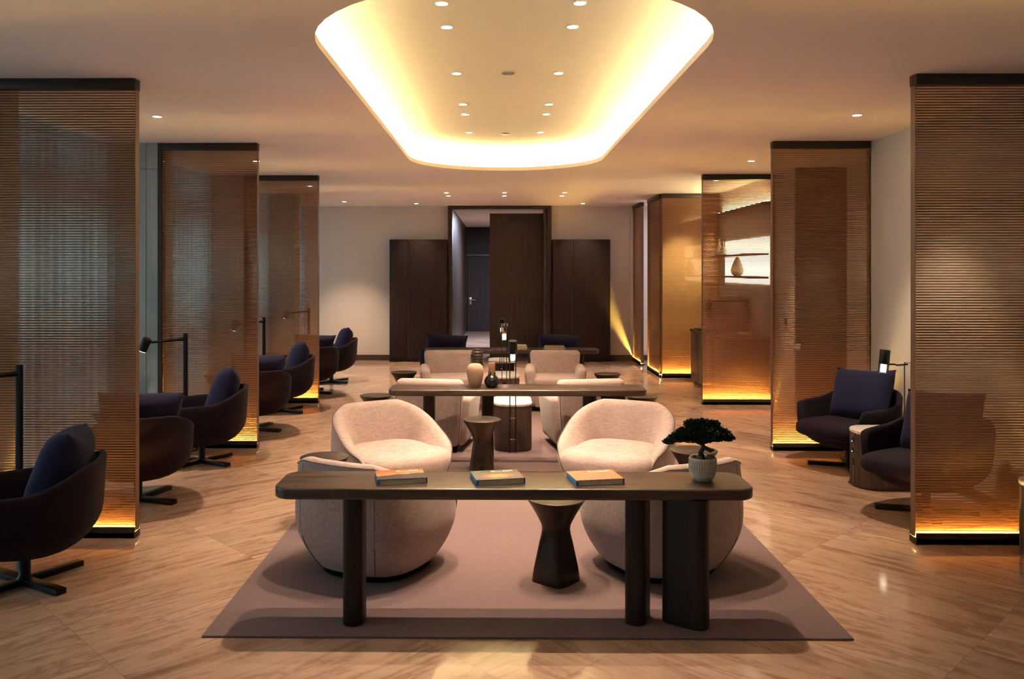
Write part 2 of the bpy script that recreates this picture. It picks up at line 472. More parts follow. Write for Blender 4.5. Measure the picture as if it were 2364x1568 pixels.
# skirting
bm = B(); box(bm, -4.1, -2.26, BY-.02, BY, 0, .115); box(bm, 2.33, 2.88, BY-.02, BY, 0, .115); box(bm, 2.98, 5.6, BY-.02, BY, 0, .115)
struct('baseboard_back', bm, M['base'])
bm = B(); box(bm, RX-.015, RX, 6.0, 8.8, 0, .10); box(bm, RX-.015, RX, -3, 5.7, 0, .10)
struct('baseboard_right', bm, M['base'])

# windows and sheer curtains
WB = [(-2.9,-.1),(.32,2.9),(3.32,5.93),(6.35,8.95),(9.37,12.0),(12.42,15.0),(15.42,17.8)]
ordw = ['behind the camera', 'nearest the camera', 'behind the first bronze screen', 'between the first and second bronze screens', 'between the second and third bronze screens', 'beyond the third bronze screen', 'next to the back wall']
for i, (y0, y1) in enumerate(WB):
    bm = B()
    box(bm, -4.52, -4.42, y0, y0+.07, 0, H); box(bm, -4.52, -4.42, y1-.07, y1, 0, H)
    ym = (y0+y1)/2
    box(bm, -4.51, -4.43, ym-.04, ym+.04, 0, H)
    box(bm, -4.52, -4.42, y0, y1, 0, .12); box(bm, -4.52, -4.42, y0, y1, H-.03, H)
    box(bm, -4.53, -4.41, y0, y1, 2.66, 2.86); box(bm, -4.51, -4.43, y0, y1, 1.02, 1.10)
    w = struct('window_%d' % (i+1), bm, M['rail'])
    bm = B(); box(bm, -4.475, -4.467, y0, y1, .12, H-.03)
    finish('window_pane', bm, M['winglass'], w, False)
    # curtain
    bm = B(); n = int((y1-y0)*70); rows = []
    random.seed(i+3); ph = [random.uniform(0, 6) for _ in range(4)]
    for zz in (.02, .8, 1.6, 2.4, H-.03):
        row = []
        for k in range(n+1):
            y = y0 + (y1-y0)*k/n
            amp = .030*(1 + .5*math.sin(y*1.7+ph[0]))
            row.append((LX + amp*math.sin(y*38+ph[1]+.8*math.sin(y*3+ph[2])) + .012*math.sin(y*83+ph[3]), y, zz))
        rows.append(row)
    loft(bm, rows, closed=False)
    c = finish('sheer_curtain', bm, M['curtain'], None, True, angle=180)
    tag(c, 'pale sheer full-height curtain over the left-hand window ' + ordw[i], 'curtain', 'sheer curtains along the left windows')

# room beyond the portal
bm = B()
box(bm, -1.15, -1.0, BY+.25, 26.6, 0, H); box(bm, 1.05, 1.2, BY+.25, 26.6, 0, H)
struct('wall_corridor', bm, M['frame'])
bm = B(); box(bm, -1.0, 1.05, 26.4, 26.6, 0, H); struct('wall_corridor_end', bm, M['cabwood'])
bm = B(); box(bm, -.19, 1.05, 18.6, 18.75, 0, 3.165); struct('wall_corridor_panel', bm, M['cabwood2'])
bm = B(); box(bm, -1.31+.05, -.30, 26.34, 26.4, 0, 2.37); box(bm, -1.0, -.25, 26.36, 26.4, 0, 3.2)
bm.free()
bm = B(); box(bm, -.98, .98, 26.30, 26.40, 2.36, 2.41); box(bm, -1.0, -.985+.0, 26.3, 26.4, 0, 2.4)
struct('trim_3', bm, M['rail'])
bm = B(); box(bm, -.97, -.05, 26.33, 26.38, 0, 2.35, .004)
d = struct('door_1', bm, M['cabwood'])
bm = B(); tube(bm, [(-.88, 26.33, .98), (-.88, 26.27, .98), (-.72, 26.27, .98)], .014, 8); box(bm, -.92, -.84, 26.315, 26.33, .84, 1.06, .004)
finish('door_handle', bm, M['steel'], d)
# portal frame
t = thing('door_frame', 'dark timber portal frame in the middle of the back wall', 'door frame', (0, BY, 0))
bm = B(); box(bm, -1.06, -.97, -.12, .27, 0, H, .004); finish('jamb', bm, M['frame'], t)
bm = B(); box(bm, 1.03, 1.12, -.12, .27, 0, H, .004); finish('jamb', bm, M['frame'], t)
bm = B(); box(bm, -.97, 1.03, -.12, .27, 3.20, H, .004); finish('header', bm, M['frame'], t)
bm = B(); box(bm, .96, 1.03, -.06, .3, 0, 3.2, .003); o = finish('door_leaf', bm, M['cabwood2'], t)
bm = B(); box(bm, .975, 1.015, -.075, -.06, 1.0, 1.22, .004); finish('handle', bm, M['rail'], o)

# tall cabinets each side of the portal
def tall_cabinet(x0, x1, split, label):
    t = thing('tall_cabinet', label, 'cabinet', ((x0+x1)/2, BY-.16, 0), 0, 'tall cabinets flanking the portal')
    w = (x1-x0)/2; s = split-(x0+x1)/2
    bm = B(); box(bm, -w, w, -.13, .158, .0, 2.55, .004); finish('body', bm, M['cabwood'], t)
    bm = B(); box(bm, -w+.01, s-.012, -.155, -.13, .07, 2.52, .004); finish('door', bm, M['cabwood'], t)
    bm = B(); box(bm, s+.035, w-.01, -.155, -.13, .07, 2.52, .004); finish('door', bm, M['cabwood'], t)
    bm = B(); box(bm, s-.008, s+.03, -.148, -.13, .07, 2.52); finish('pull_strip', bm, M['rail'], t)
    return t
tall_cabinet(-2.27, -1.075, -1.89, 'tall dark wood cabinet left of the portal in the back wall')
tall_cabinet(1.135, 2.33, 1.53, 'tall dark wood cabinet right of the portal in the back wall')

# ------------------------------------------------------------------ bronze screens
def screen(x0, x1, y, label, wallside=None):
    w = x1-x0
    t = thing('glass_screen', label, 'screen', (x0, y, 0), 0, 'bronze slatted glass screens')
    T = .05
    bm = B(); box(bm, 0, w, -T, T, 0, .045, .006); box(bm, 0, w, -T, -T+.014, .0, .080, .003); box(bm, 0, w, T-.014, T, .0, .080, .003); finish('base', bm, M['rail'], t)
    bm = B(); box(bm, .0123, w-.012, -.018, -.008, .0452, .050); box(bm, .0123, w-.012, .008, .018, .0452, .050); finish('light_strip', bm, M['led_y'], t, False)
    bm = B(); box(bm, 0, w, -T, T, H-.075, H-.001, .004); finish('top_rail', bm, M['rail'], t)
    bm = B()
    z = .095; 
    while z < H-.08:
        for yy in (-.036, .036):
            tube(bm, [(.004, yy, z), (w-.004, yy, z)], .0033, 6)
        z += .0188
    finish('slats', bm, M['copper'], t)
    for xe in (0, w-.003):  # added end closures, stop strip light leaking out sideways
        bm = B(); box(bm, xe, xe+.003, -.032, .032, .05, H-.08); finish('end_baffle', bm, M['edge'], t, False)
    bm = B(); box(bm, .0035, w-.0035, -.004, .004, .052, H-.075); finish('glass_pane', bm, M['gauze'], t, False)
    if wallside is not None:
        bm = B(); xx = 0 if wallside < 0 else w
        box(bm, xx-.045, xx, -T, T, 0, H-.001) if wallside < 0 else box(bm, xx, xx+.012, -T, T, 0, H-.001)
        finish('wall_post', bm, M['rail'], t)
    return t
screen(-3.60, -2.58, 5.98, 'leftmost bronze slatted screen, nearest the camera, behind a navy armchair', -1)
screen(-3.60, -2.58, 9.00, 'left-hand bronze slatted screen, second from the camera', -1)
screen(-3.60, -2.58, 12.05, 'left-hand bronze slatted screen farthest from the camera', -1)
screen(2.895, 3.915, 5.90, 'right-hand bronze slatted screen nearest the camera')
screen(2.895, 3.915, 8.93, 'right-hand bronze slatted screen second from the camera')
screen(2.895, 3.915, 11.97, 'bronze slatted screen in front of the coffee bar')
screen(2.90, 3.915, 14.95, 'bronze slatted screen behind the coffee bar')
def side_screen(x, y0, y1, label):
    t = thing('glass_screen', label, 'screen', (x, y0, 0), 0, 'bronze slatted glass screens')
    d = y1-y0
    bm = B(); box(bm, -.04, .04, 0, d, 0, .045, .006); box(bm, -.04, -.028, 0, d, 0, .08, .003); box(bm, .028, .04, 0, d, 0, .08, .003); finish('base', bm, M['rail'], t)
    bm = B(); box(bm, -.015, -.006, .01, d-.01, .0452, .050); finish('light_strip', bm, M['led_y'], t, False)
    bm = B(); box(bm, -.04, .04, 0, d, H-.075, H-.001, .004); finish('top_rail', bm, M['rail'], t)
    bm = B(); z = .095
    while z < H-.08:
        tube(bm, [(-.026, .004, z), (-.026, d-.004, z)], .0033, 6); z += .0188
    finish('slats', bm, M['copper'], t)
    for ye in (0, d-.003):  # same added closures, blocking the strip light at both ends
        bm = B(); box(bm, -.03, .03, ye, ye+.003, .05, H-.08); finish('end_baffle', bm, M['edge'], t, False)
    bm = B(); box(bm, -.004, .004, .003, d-.003, .052, H-.075); finish('glass_pane', bm, M['gauze'], t, False)
side_screen(2.90, 15.02, 16.2, 'narrow bronze screen running away from the camera beside the gap to the back corridor')
side_screen(2.87, 16.8, BY-.03, 'narrow bronze screen meeting the back wall on the right')

# ------------------------------------------------------------------ rugs
bm = B(); box(bm, -1.535, 1.825, 4.33, 7.62, 0, .0123, .003)
tag(finish('rug', bm, M['rug']), 'mauve flat rug under the nearest group of armchairs', 'rug', 'mauve rugs')
bm = B(); box(bm, -1.535, 1.825, 7.93, 11.9, 0, .0123, .003)
rg = tag(finish('rug', bm, M['rug']), 'mauve flat rug under the second group of armchairs and console', 'rug', 'mauve rugs')
bm = B(); box(bm, -1.53, 1.82, 9.83, 10.32, .011, .0121); finish('dark_band', bm, M['rugband'], rg, False)  # grey band across the rug, darker than the rest

# ------------------------------------------------------------------ console tables
def rrect(hx, hy, r, n=8):
    pts = []
    for cx, cy, a0 in ((hx-r, hy-r, 0), (-hx+r, hy-r, 90), (-hx+r, -hy+r, 180), (hx-r, -hy+r, 270)):
        for k in range(n+1):
            a = R(a0+90*k/n); pts.append((cx+r*math.cos(a), cy+r*math.sin(a)))
    return pts
def slab(bm, hx, hy, r, z0, z1, er, n=8):
    rings = []
    for k in range(7):
        f = PI/2*k/6; i = er*(1-math.sin(f)); z = z0+er*(1-math.cos(f))
        rings.append([(x, y, z) for x, y in rrect(hx-i, hy-i, max(r-i, .004), n)])
    for k in range(7):
        f = PI/2*k/6; i = er*(1-math.cos(f)); z = z1-er*(1-math.sin(f))
        rings.append([(x, y, z) for x, y in rrect(hx-i, hy-i, max(r-i, .004), n)])
    loft(bm, rings, True, True, True)
def console(x0, x1, y0, y1, legs, label):
    cx, cy = (x0+x1)/2, (y0+y1)/2
    t = thing('console_table', label, 'table', (cx, cy, .0123), 0, 'long walnut console tables')
    bm = B(); slab(bm, (x1-x0)/2, (y1-y0)/2, .10, .69-.012, .75-.012, .012); finish('tabletop', bm, M['wood_top'], t)
    for lx, ly, a, ln in legs:
        bm = B(); rings = []
        for z in (0, .005, .679):
            i = .006 if z == 0 else 0
            rings.append([(x, y, z) for x, y in rrect(.055-i, ln/2-i, .045, 6)])
        loft(bm, rings, True, True, True)
        finish('leg', bm, M['wood_leg'], t, True, (lx-cx, ly-cy, 0), (0, 0, a))
    return t
console(-1.20, 1.36, 4.42, 4.82, [(-.775, 4.53, 0, .18), (.755, 4.56, R(-22), .2), (1.0, 4.50, R(55), .25)], 'long walnut console table nearest the camera, three books and a bonsai on it')
console(-1.067, 1.44, 8.08, 8.52, [(-.68, 8.27, 0, .2), (-.105, 8.40, R(90), .12), (.90, 8.29, R(-20), .2), (1.13, 8.28, R(55), .25)], 'walnut console table with three vases on it, second from the camera')  # second leg entry stands for an unidentified dark upright shape
console(-1.08, 1.47, 12.2, 12.62, [(-.68, 12.4, 0, .2), (.85, 12.4, R(-20), .2), (1.15, 12.4, R(55), .25)], 'walnut console table farthest from the camera, before the dark portal')

# ------------------------------------------------------------------ barrel armchair (pink)
def barrel_chair(name, label):
    t = thing(name, label, 'armchair')
    a, b, p = .468, .455, 2.9
    def s(z):
        if z < .36: return .72 + .28*math.sin(PI/2*max(0, (z-.045))/.315)**.85
        return 1 - .055*((z-.36)/.38)**2
    def h(f):
        d = abs(math.degrees(f))
        u = max(0, min(1, (d-46)/(147-46))); u2 = u*u*(3-2*u)
        hh = .405 + .335*(.70*u + .30*u2)
        if d < 58:
            hh = .055 + (hh-.055)*math.sqrt(max(0, 1-((58-max(d, 42))/16.0)**2))
        return hh
    A0 = R(42)
    # shell: back and arms
    bm = B(); rings = []
    n = 76
    for k in range(n+1):
        f = A0 + (2*PI-2*A0)*k/n
        ff = f if f <= PI else f-2*PI
        r = sup(f, a, b, p); hh = h(ff); dx, dy = math.sin(f), -math.cos(f)
        w = .125 if abs(ff) > R(70) else .125
        sec = []
        for q in range(13):
            z = .045 + (max(hh-.03, .046)-.045)*q/12; sec.append((r*s(z), z))
        r1 = r*s(hh)
        for dr, dz in ((.004, -.014), (.016, -.003), (.034, .001), (.056, -.004), (.078, -.018), (.095, -.040)):
            sec.append((r1-dr, hh+dz))
        for q in range(1, 7):
            z = hh-.040 - (max(hh-.040, .04)-min(.30, max(hh-.05, .03)))*q/6; sec.append((r1 - .095 - .085*math.sin(PI/2*q/6), z))
        rings.append([(dx*rr, dy*rr, z) for rr, z in sec])
    loft(bm, rings, False); 
    for ring in (rings[0], rings[-1]):
        bm.faces.new([bm.verts.new(q) for q in ring])
    bmesh.ops.remove_doubles(bm, verts=bm.verts[:], dist=1e-4)
    finish('shell', bm, M['pink'], t, True, angle=80)
    # seat with its rounded front
    bm = B(); rings = []
    prof = [(None, .045), (None, .10), (None, .16), (None, .22), (None, .28), (None, .33), (.99, .355), (.965, .380), (.93, .397), (.86, .410), (.7, .418), (.45, .423), (.2, .425), (.02, .426)]
    for sc, z in prof:
        ring = []
        for k in range(64):
            f = 2*PI*k/64; ff = f if f <= PI else f-2*PI; d = abs(math.degrees(ff))
            u = max(0, min(1, (d-50)/18)); kk = .998 - .24*u*u*(3-2*u)
            r = sup(f, a, b, p)*kk; q = (s(z) if sc is None else sc)
            zz = z if sc is None else z + .02*(1-sc)*0
            ring.append((math.sin(f)*r*q, -math.cos(f)*r*q, zz))
        rings.append(ring)
    loft(bm, rings, True, True, True)
    finish('seat', bm, M['pink'], t, True, angle=80)
    # piping
    bm = B(); path = []
    fs = [42+.35*k*k/3.0 for k in range(12)]
    fs = fs + [fs[-1] + (180-fs[-1])*k/30 for k in range(1, 31)]
    fs = fs + [360-q for q in fs[-2::-1]]
    for dg in fs:
        f = R(dg); ff = f if f <= PI else f-2*PI
        z = max(.05, h(ff)-.020); r = sup(f, a, b, p)*s(z)*1.005
        path.append((math.sin(f)*r, -math.cos(f)*r, z))
    tube(bm, path, .0036, 6)
    finish('piping', bm, M['piping'], t)
    for sd in (-1, 1):
        bm = B(); fz = PI + sd*R(34); rz_ = sup(fz, a, b, p)
        tube(bm, [(math.sin(fz)*rz_*s(z)*1.003, -math.cos(fz)*rz_*s(z)*1.003, z) for z in (.05, .09, .13, .17, .21, .25)], .0028, 6)
        tube(bm, [(math.sin(fz)*rz_*s(z)*1.001, -math.cos(fz)*rz_*s(z)*1.001, z) for z in (.25, .32, .40, .48, .56, .64, .70)], .0012, 5)
        finish('back_zip', bm, M['piping'], t)
    bm = B(); rings = []
    for z, q in ((0, .66), (.045, .69)):
        rings.append([(math.sin(2*PI*k/48)*sup(2*PI*k/48, a, b, p)*q, -math.cos(2*PI*k/48)*sup(2*PI*k/48, a, b, p)*q, z) for k in range(48)])
    loft(bm, rings, True, True, True); finish('plinth', bm, M['black'], t)
    return t
g = 'pink barrel armchairs around the nearest rug'
A = barrel_chair('barrel_armchair', 'pink-beige barrel armchair seen from behind, left end of the nearest console')
A['group'] = g; A.location = (-.78, 5.40, .0123); A.rotation_euler.z = face(.46, .88)
dup(A, (1.035, 5.40, .0123), face(-.48, .88), 'pink-beige barrel armchair seen from behind, right end of the nearest console', g)
dup(A, (-.90, 7.05, .0123), face(.55, -.84), 'pink-beige barrel armchair facing the camera, left of the small bronze pedestal table', g)
dup(A, (1.00, 7.10, .0123), face(-.42, -.90), 'pink-beige barrel armchair facing the camera, behind the bonsai', g)

# ------------------------------------------------------------------ square-backed armchair (pink)
def soft_box(bm, x0, x1, y0, y1, z0, z1, bev, taper=1.0, lean=0, zt=None, seg=4):
    vs = box(bm, x0, x1, y0, y1, z0, z1, bev, seg)
    cx, cy = (x0+x1)/2, 0
    for v in vs:
        k = (v.co.z-z0)/max(1e-6, (z1-z0))
        v.co.x = v.co.x*(taper + (1-taper)*min(1, k))
        v.co.y = v.co.y + lean*k
def club_chair(label):
    t = thing('club_armchair', label, 'armchair')
    bm = B(); soft_box(bm, -.36, .36, .23, .40, .055, .755, .06, .86, .03); finish('backrest', bm, M['pink'], t, angle=80)
    for s in (-1, 1):
        bm = B()
        if s < 0: soft_box(bm, -.425, -.285, -.38, .33, .055, .575, .062, .86)
        else: soft_box(bm, .285, .425, -.38, .33, .055, .575, .062, .86)
        finish('armrest', bm, M['pink'], t, angle=80)
    bm = B(); soft_box(bm, -.30, .30, -.40, .25, .30, .45, .05, 1.0); finish('seat_cushion', bm, M['pink'], t, angle=80)
    bm = B(); soft_box(bm, -.30, .30, -.385, .28, .055, .31, .02, .9); finish('seat_frame', bm, M['pink'], t, angle=80)
    bm = B(); soft_box(bm, -.30, .30, -.33, .36, .0, .056, .02); finish('plinth', bm, M['black'], t)
    for s in (-1, 1):
        bm = B(); tube(bm, [(s*.312, .402, .08), (s*.33, .412, .3), (s*.345, .425, .5), (s*.352, .43, .69)], .0035, 6); finish('seam_piping', bm, M['piping'], t)
    return t
g = 'square-backed pink armchairs around the second rug'
K = club_chair('square-backed pink armchair seen from behind, left of the marble drum table'); K['group'] = g
K.location = (-.66, 9.12, .0123); K.rotation_euler.z = face(.16, 1)
dup(K, (.91, 9.12, .0123), face(-.16, 1), 'square-backed pink armchair seen from behind, right of the marble drum table', g)
dup(K, (-.665, 11.62, .0123), face(.10, -1), 'square-backed pink armchair facing the camera, left of the far marble drum table', g)
dup(K, (.785, 11.62, .0123), face(-.06, -1), 'square-backed pink armchair facing the camera, right of the far marble drum table', g)

# ------------------------------------------------------------------ navy swivel armchair
def pillow(bm, hx, hy, th, mat, n=18):
    def pt(u, v, s):
        x = hx*u*(1-.09*(1-v*v)*abs(u)**3); y = hy*v*(1-.09*(1-u*u)*abs(v)**3)
        z = s*th*(max(0, (1-u**4))*max(0, (1-v**4)))**.55
        return mat @ Vector((x, y, z))
    for s in (1, -1):
        g = [[bm.verts.new(pt(-1+2*i/n, -1+2*j/n, s)) for j in range(n+1)] for i in range(n+1)]
        for i in range(n):
            for j in range(n):
                bm.faces.new((g[i][j], g[i+1][j], g[i+1][j+1], g[i][j+1]))
    bmesh.ops.remove_doubles(bm, verts=bm.verts[:], dist=1e-4)
def navy_chair(label):
    t = thing('swivel_armchair', label, 'armchair')
    a, b, p = .425, .43, 2.7
    zb = .175
    def s(z):
        if z < .47: return max(0, 1-((.47-z)/(.47-zb))**2.3)**(1/2.3)
        return 1 + .035*(z-.47)/.25
    def h(f):
        d = abs(math.degrees(f))
        if d < 40: return .315
        if d < 54:
            u = (d-40)/14; return .315 + .27*(u*u*(3-2*u))
        if d < 100: return .585 + .02*(d-54)/46
        u = min(1, (d-100)/55); return .605 + .125*u*u*(3-2*u)
    bm = B(); rings = []; n = 96; m = 14
    for k in range(n):
        f = 2*PI*k/n; ff = f if f <= PI else f-2*PI
        r = sup(f, a, b, p); hh = h(ff); sec = []
        for q in range(m+1):
            tt = q/m; z = zb + (hh-zb)*(1-math.cos(tt*PI/2))
            if q == 0: sec.append((.02, zb))
            else: sec.append((r*s(z), z))
        th = .045
        ro = r*s(hh)
        sec += [(ro-.006, hh+.010), (ro-th/2, hh+.016), (ro-th+.006, hh+.010)]
        for q in range(m, -1, -1):
            tt = q/m; z = zb + (hh-zb)*(1-math.cos(tt*PI/2))
            rr = r*s(z)-th; zz = max(z, zb+.04)
            sec.append((max(.02, rr), zz))
        rings.append([(math.sin(f)*rr, -math.cos(f)*rr, z) for rr, z in sec])
    rings.append(rings[0]); loft(bm, rings, False)
    bmesh.ops.remove_doubles(bm, verts=bm.verts[:], dist=1e-4)
    finish('shell', bm, M['plum'], t, angle=70)
    bm = B(); ellipsoid(bm, (0, -.075, .375), (.36, .385, .085), 48, 14, .55); finish('seat_cushion', bm, M['plum'], t, angle=80)
    bm = B()
    mt = Matrix.Translation((0, .20, .672)) @ Matrix.Rotation(R(70), 4, 'X') @ Matrix.Rotation(R(4), 4, 'Z')
    pillow(bm, .325, .275, .13, mt); finish('back_cushion', bm, M['navyp'], t, angle=80)
    bm = B(); lathe(bm, [(.05, .03), (.034, .05), (.034, .20)], 20); finish('post', bm, M['black'], t)
    for k in range(4):
        bm = B(); box(bm, -.033, .033, .02, .37, 0, .035, .004); finish('leg', bm, M['black'], t, True, (0,0,0), (0, 0, R(45+90*k)))
    return t
g = 'navy swivel armchairs'
S = navy_chair('navy swivel armchair at the far left, nearest the camera'); S['group'] = g
S.location = (-2.88, 5.08, 0); S.rotation_euler.z = face(-.96, -.26)
SC = [(-2.98, 6.92, (-.45, .9), 'navy swivel armchair seen from behind, cut off by the first left-hand screen'),
 (-2.94, 8.30, (-.96, -.26), 'navy swivel armchair in front of the second left-hand screen, under a black reading lamp'),
 (-2.92, 9.98, (-.45, .9), 'navy swivel armchair seen from behind, cut off by the second left-hand screen'),
 (-2.93, 11.33, (-.96, -.22), 'navy swivel armchair in front of the third left-hand screen'),
 (-2.93, 13.02, (-.45, .9), 'navy swivel armchair seen from behind, cut off by the third left-hand screen'),
 (-2.85, 14.32, (-.97, -.15), 'navy swivel armchair farthest back on the left, against the pale back wall'),
 (3.40, 8.20, (-.86, -.5), 'navy swivel armchair on the right beside the marble-topped table, before the second right-hand screen'),
 (3.37, 6.66, (-.86, -.5), 'navy swivel armchair half hidden by the nearest right-hand screen'),
 (-.79, 13.12, (.05, 1), 'navy swivel armchair behind the far console, left of its lamps'),
 (.90, 13.15, (-.05, 1), 'navy swivel armchair behind the far console, right of its lamps')]
for x, y, (fx, fy), lb in SC: dup(S, (x, y, 0), face(fx, fy), lb, g)

# ------------------------------------------------------------------ bronze pedestal side tables
def pedestal(label):
    t = thing('pedestal_table', label, 'side table')
    prof = [(.118, 0, 5), (.120, .006, 5), (.112, .08, 4.6), (.100, .16, 4), (.089, .24, 3.2), (.083, .285, 2.6), (.083, .315, 2.2), (.090, .345, 2), (.118, .40, 2), (.150, .455, 2), (.176, .494, 2), (.180, .5, 2)]
    bm = B(); rings = []
    for r, z, p in prof:
        rings.append([(math.sin(2*PI*k/56)*sup(2*PI*k/56, r, r, p), -math.cos(2*PI*k/56)*sup(2*PI*k/56, r, r, p), z) for k in range(56)])
    loft(bm, rings, True, True, True); finish('pedestal', bm, M['bronze'], t, angle=50)
    bm = B(); lathe(bm, [(.176, .5), (.1765, .503), (.174, .5045)], 56); finish('tabletop', bm, M['bronzeflat'], t)
    for z in (.145, .075):
        bm = B(); tube(bm, [(0, -.10-.012*(1-z/.2), z), (0, -.108-.012*(1-z/.2), z)], .024, 20); finish('socket', bm, M['black'], t)
    return t
g = 'bronze pedestal side tables'
P = pedestal('bronze hourglass side table under the nearest console, between two armchairs'); P['group'] = g
P.location = (.352, 5.13, .0123); P.rotation_euler.z = R(140)
for x, y, z, rz, lb in [(-.153, 7.83, .0123, 0, 'bronze hourglass side table with sockets, centre of the picture behind the books'),
  (-1.293, 6.24, .0123, 20, 'bronze hourglass side table left of the two nearest left-hand pink armchairs'),
  (-1.361, 9.33, .0123, 0, 'bronze hourglass side table just off the left end of the second console'),
  (-1.288, 11.46, .0123, 0, 'bronze hourglass side table left of the far square-backed armchair'),
  (1.51, 6.50, .0123, 0, 'bronze hourglass side table hidden behind the bonsai foliage'),
  (1.585, 9.30, .0123, 0, 'bronze hourglass side table just off the right end of the second console'),
  (1.464, 11.30, .0123, 0, 'bronze hourglass side table right of the far square-backed armchair'),
  (-3.80, 8.22, 0, 0, 'bronze hourglass side table seen through the nearest left-hand screen'),
  (-3.79, 11.3, 0, 0, 'bronze hourglass side table seen through the second left-hand screen'),
  (-3.79, 14.3, 0, 0, 'bronze hourglass side table seen through the third left-hand screen')]:
    dup(P, (x, y, z), R(rz), lb, g)

# ------------------------------------------------------------------ marble-topped drum tables
def drum(label, sockets=True):
    t = thing('drum_table', label, 'side table')
    bm = B(); rings = []
    base = rrect(.195, .32, .17, 14)
    def off(pts, d):
        out = []
        for i, (x, y) in enumerate(pts):
            l = math.hypot(x, y); out.append((x*(1+d/l), y*(1+d/l)))
        return out
    for z, d in ((0, -.012), (.012, 0), (.468, 0)):
        rings.append([(x, y, z) for x, y in off(base, d)])
    loft(bm, rings, True, True, True); finish('drum', bm, M['drum'], t, angle=50)
    bm = B()
    for k in range(0, len(base)):
        x, y = base[k]; l = math.hypot(x, y)
        tube(bm, [(x*1.003, y*1.003, .0123), (x*1.003, y*1.003, .466)], .004, 5)
    finish('ribs', bm, M['drum'], t)
    bm = B(); slab(bm, .205, .33, .18, .468, .50, .010, 14); finish('tabletop', bm, M['marble'], t)
    for z in (.40, .31, .21):
        bm = B(); tube(bm, [(0, -.320, z), (0, -.330, z)], .026, 20); so = finish('socket', bm, M['black'], t)
        if z > .25:
            bm = B(); tube(bm, [(0, -.3295, z-.008), (0, -.3325, z-.008)], .006, 10); finish('pilot_light', bm, M['blueled'], so)
    return t
g = 'marble-topped drum tables'
D = drum('marble-topped drum table with a twin-pole lamp, behind the small bronze pedestal table'); D['group'] = g
D.location = (.154, 9.06, .0123); D.rotation_euler.z = PI
dup(D, (.08, 11.32, .0123), 0, 'marble-topped drum table between the two far pink armchairs facing the camera', g)
dup(D, (.05, 13.25, 0), 0, 'marble-topped drum table behind the far console, half hidden by the lamps', g)
dup(D, (3.46, 7.47, 0), R(-90), 'marble-topped drum table with blue-lit sockets between the two right-hand navy armchairs', g)
dup(D, (3.69, 5.47, 0), R(0), 'marble-topped drum table cut off by the right edge of the picture', g)

# ------------------------------------------------------------------ lamps
def pole_lamp(label, sideways=False, tilt=0, amber=False):
    t = thing('reading_lamp', label, 'lamp')
    dx = .030
    for s in (-1, 1):
        bm = B(); tube(bm, [(s*dx, 0, 0), (s*dx, 0, 1.05)], .0052, 8); finish('pole', bm, M['bronze'], t)
    for z in (.14, .36, 1.045):
        bm = B(); tube(bm, [(-dx, 0, z), (dx, 0, z)], .005, 8); finish('crossbar', bm, M['steel'], t)
    if sideways:
        bm = B(); tube(bm, [(0, 0, 1.03), (-.10, 0, 1.022), (-.12, 0, 1.03), (-.19, 0, 1.03)], .008, 8); finish('arm', bm, M['black'], t)
    hx = -.23 if sideways else 0
    rot = (R(tilt), R(6) if sideways else 0, 0)
    bm = B(); lathe(bm, [(.044, 0), (.046, .004), (.046, .13), (.043, .134)], 28)
    hd = finish('shade', bm, M['black'] if not amber else M['amberglass'], t, True, (hx, -.02, 1.035), rot)
    bm = B(); lathe(bm, [(.020, -.075), (.024, -.06), (.024, 0)], 16); finish('bulb', bm, M['bulb'], hd)
    bm = B()
    rings = [[(r*math.cos(2*PI*k/28), r*math.sin(2*PI*k/28), z) for k in range(28)] for r, z in ((.045, 0), (.045, -.085), (.042, -.085), (.042, 0))]
    loft(bm, rings); finish('glass_collar', bm, M['glass'], hd)
    return t
g = 'twin-pole reading lamps'
l1 = pole_lamp('twin-pole reading lamp with a tilted black head above the second console', False, 12); l1['group'] = g
l1.location = (.150, 8.70, .0123)
l2 = pole_lamp('tall twin-pole reading lamp with a brown glass head above the far console', False, 0, True); l2['group'] = g
l2.location = (.078, 10.95, .0123); l2.scale = (1, 1, 1.03)
dup(l1, (.055, 12.88, 0), 0, 'slim twin-pole reading lamp farthest from the camera, its black head above the brown glass one', g)
l4 = pole_lamp('reading lamp with a black and glass head reaching out over the right-hand marble table', True); l4['group'] = g
l4.location = (3.80, 7.84, 0)

def arm_lamp(label):
    t = thing('floor_lamp', label, 'lamp')
    bm = B(); lathe(bm, [(.12, 0), (.12, .0123), (.02, .02)], 28); finish('base', bm, M['black'], t)
    bm = B(); box(bm, -.022, .022, -.014, .014, .015, 1.24, .006); finish('post', bm, M['black'], t)
    bm = B(); tube(bm, [(-.01, 0, 1.18), (-.08, -.04, 1.172), (-.30, -.17, 1.155)], [.022, .015, .013], 10); finish('arm', bm, M['black'], t)
    bm = B(); lathe(bm, [(.044, 0), (.046, .004), (.046, .13), (.036, .142)], 28)
    hd = finish('shade', bm, M['black'], t, True, (-.375, -.205, 1.07), (0, R(24), 0))
    bm = B(); lathe(bm, [(.040, -.003), (.040, .001)], 24); finish('diffuser', bm, M['bulb'], hd)
    bm = B(); tube(bm, [(.046, 0, .05), (.07, 0, .03), (.068, 0, .0), (.05, 0, -.004)], .003, 6); finish('pull_ring', bm, M['steel'], hd)
    return t
g = 'black arm floor lamps'
AL = arm_lamp('black arm floor lamp at the far left, in front of the nearest left-hand screen'); AL['group'] = g
AL.location = (-3.36, 5.86, 0)
dup(AL, (-3.31, 8.86, 0), 0, 'black arm floor lamp between the first and second left-hand screens, head over the stone pier', g)
dup(AL, (-3.33, 11.91, 0), 0, 'black arm floor lamp just right of the second left-hand screen', g)
dup(AL, (-3.36, 14.86, 0), 0, 'black arm floor lamp seen through the third left-hand screen', g)

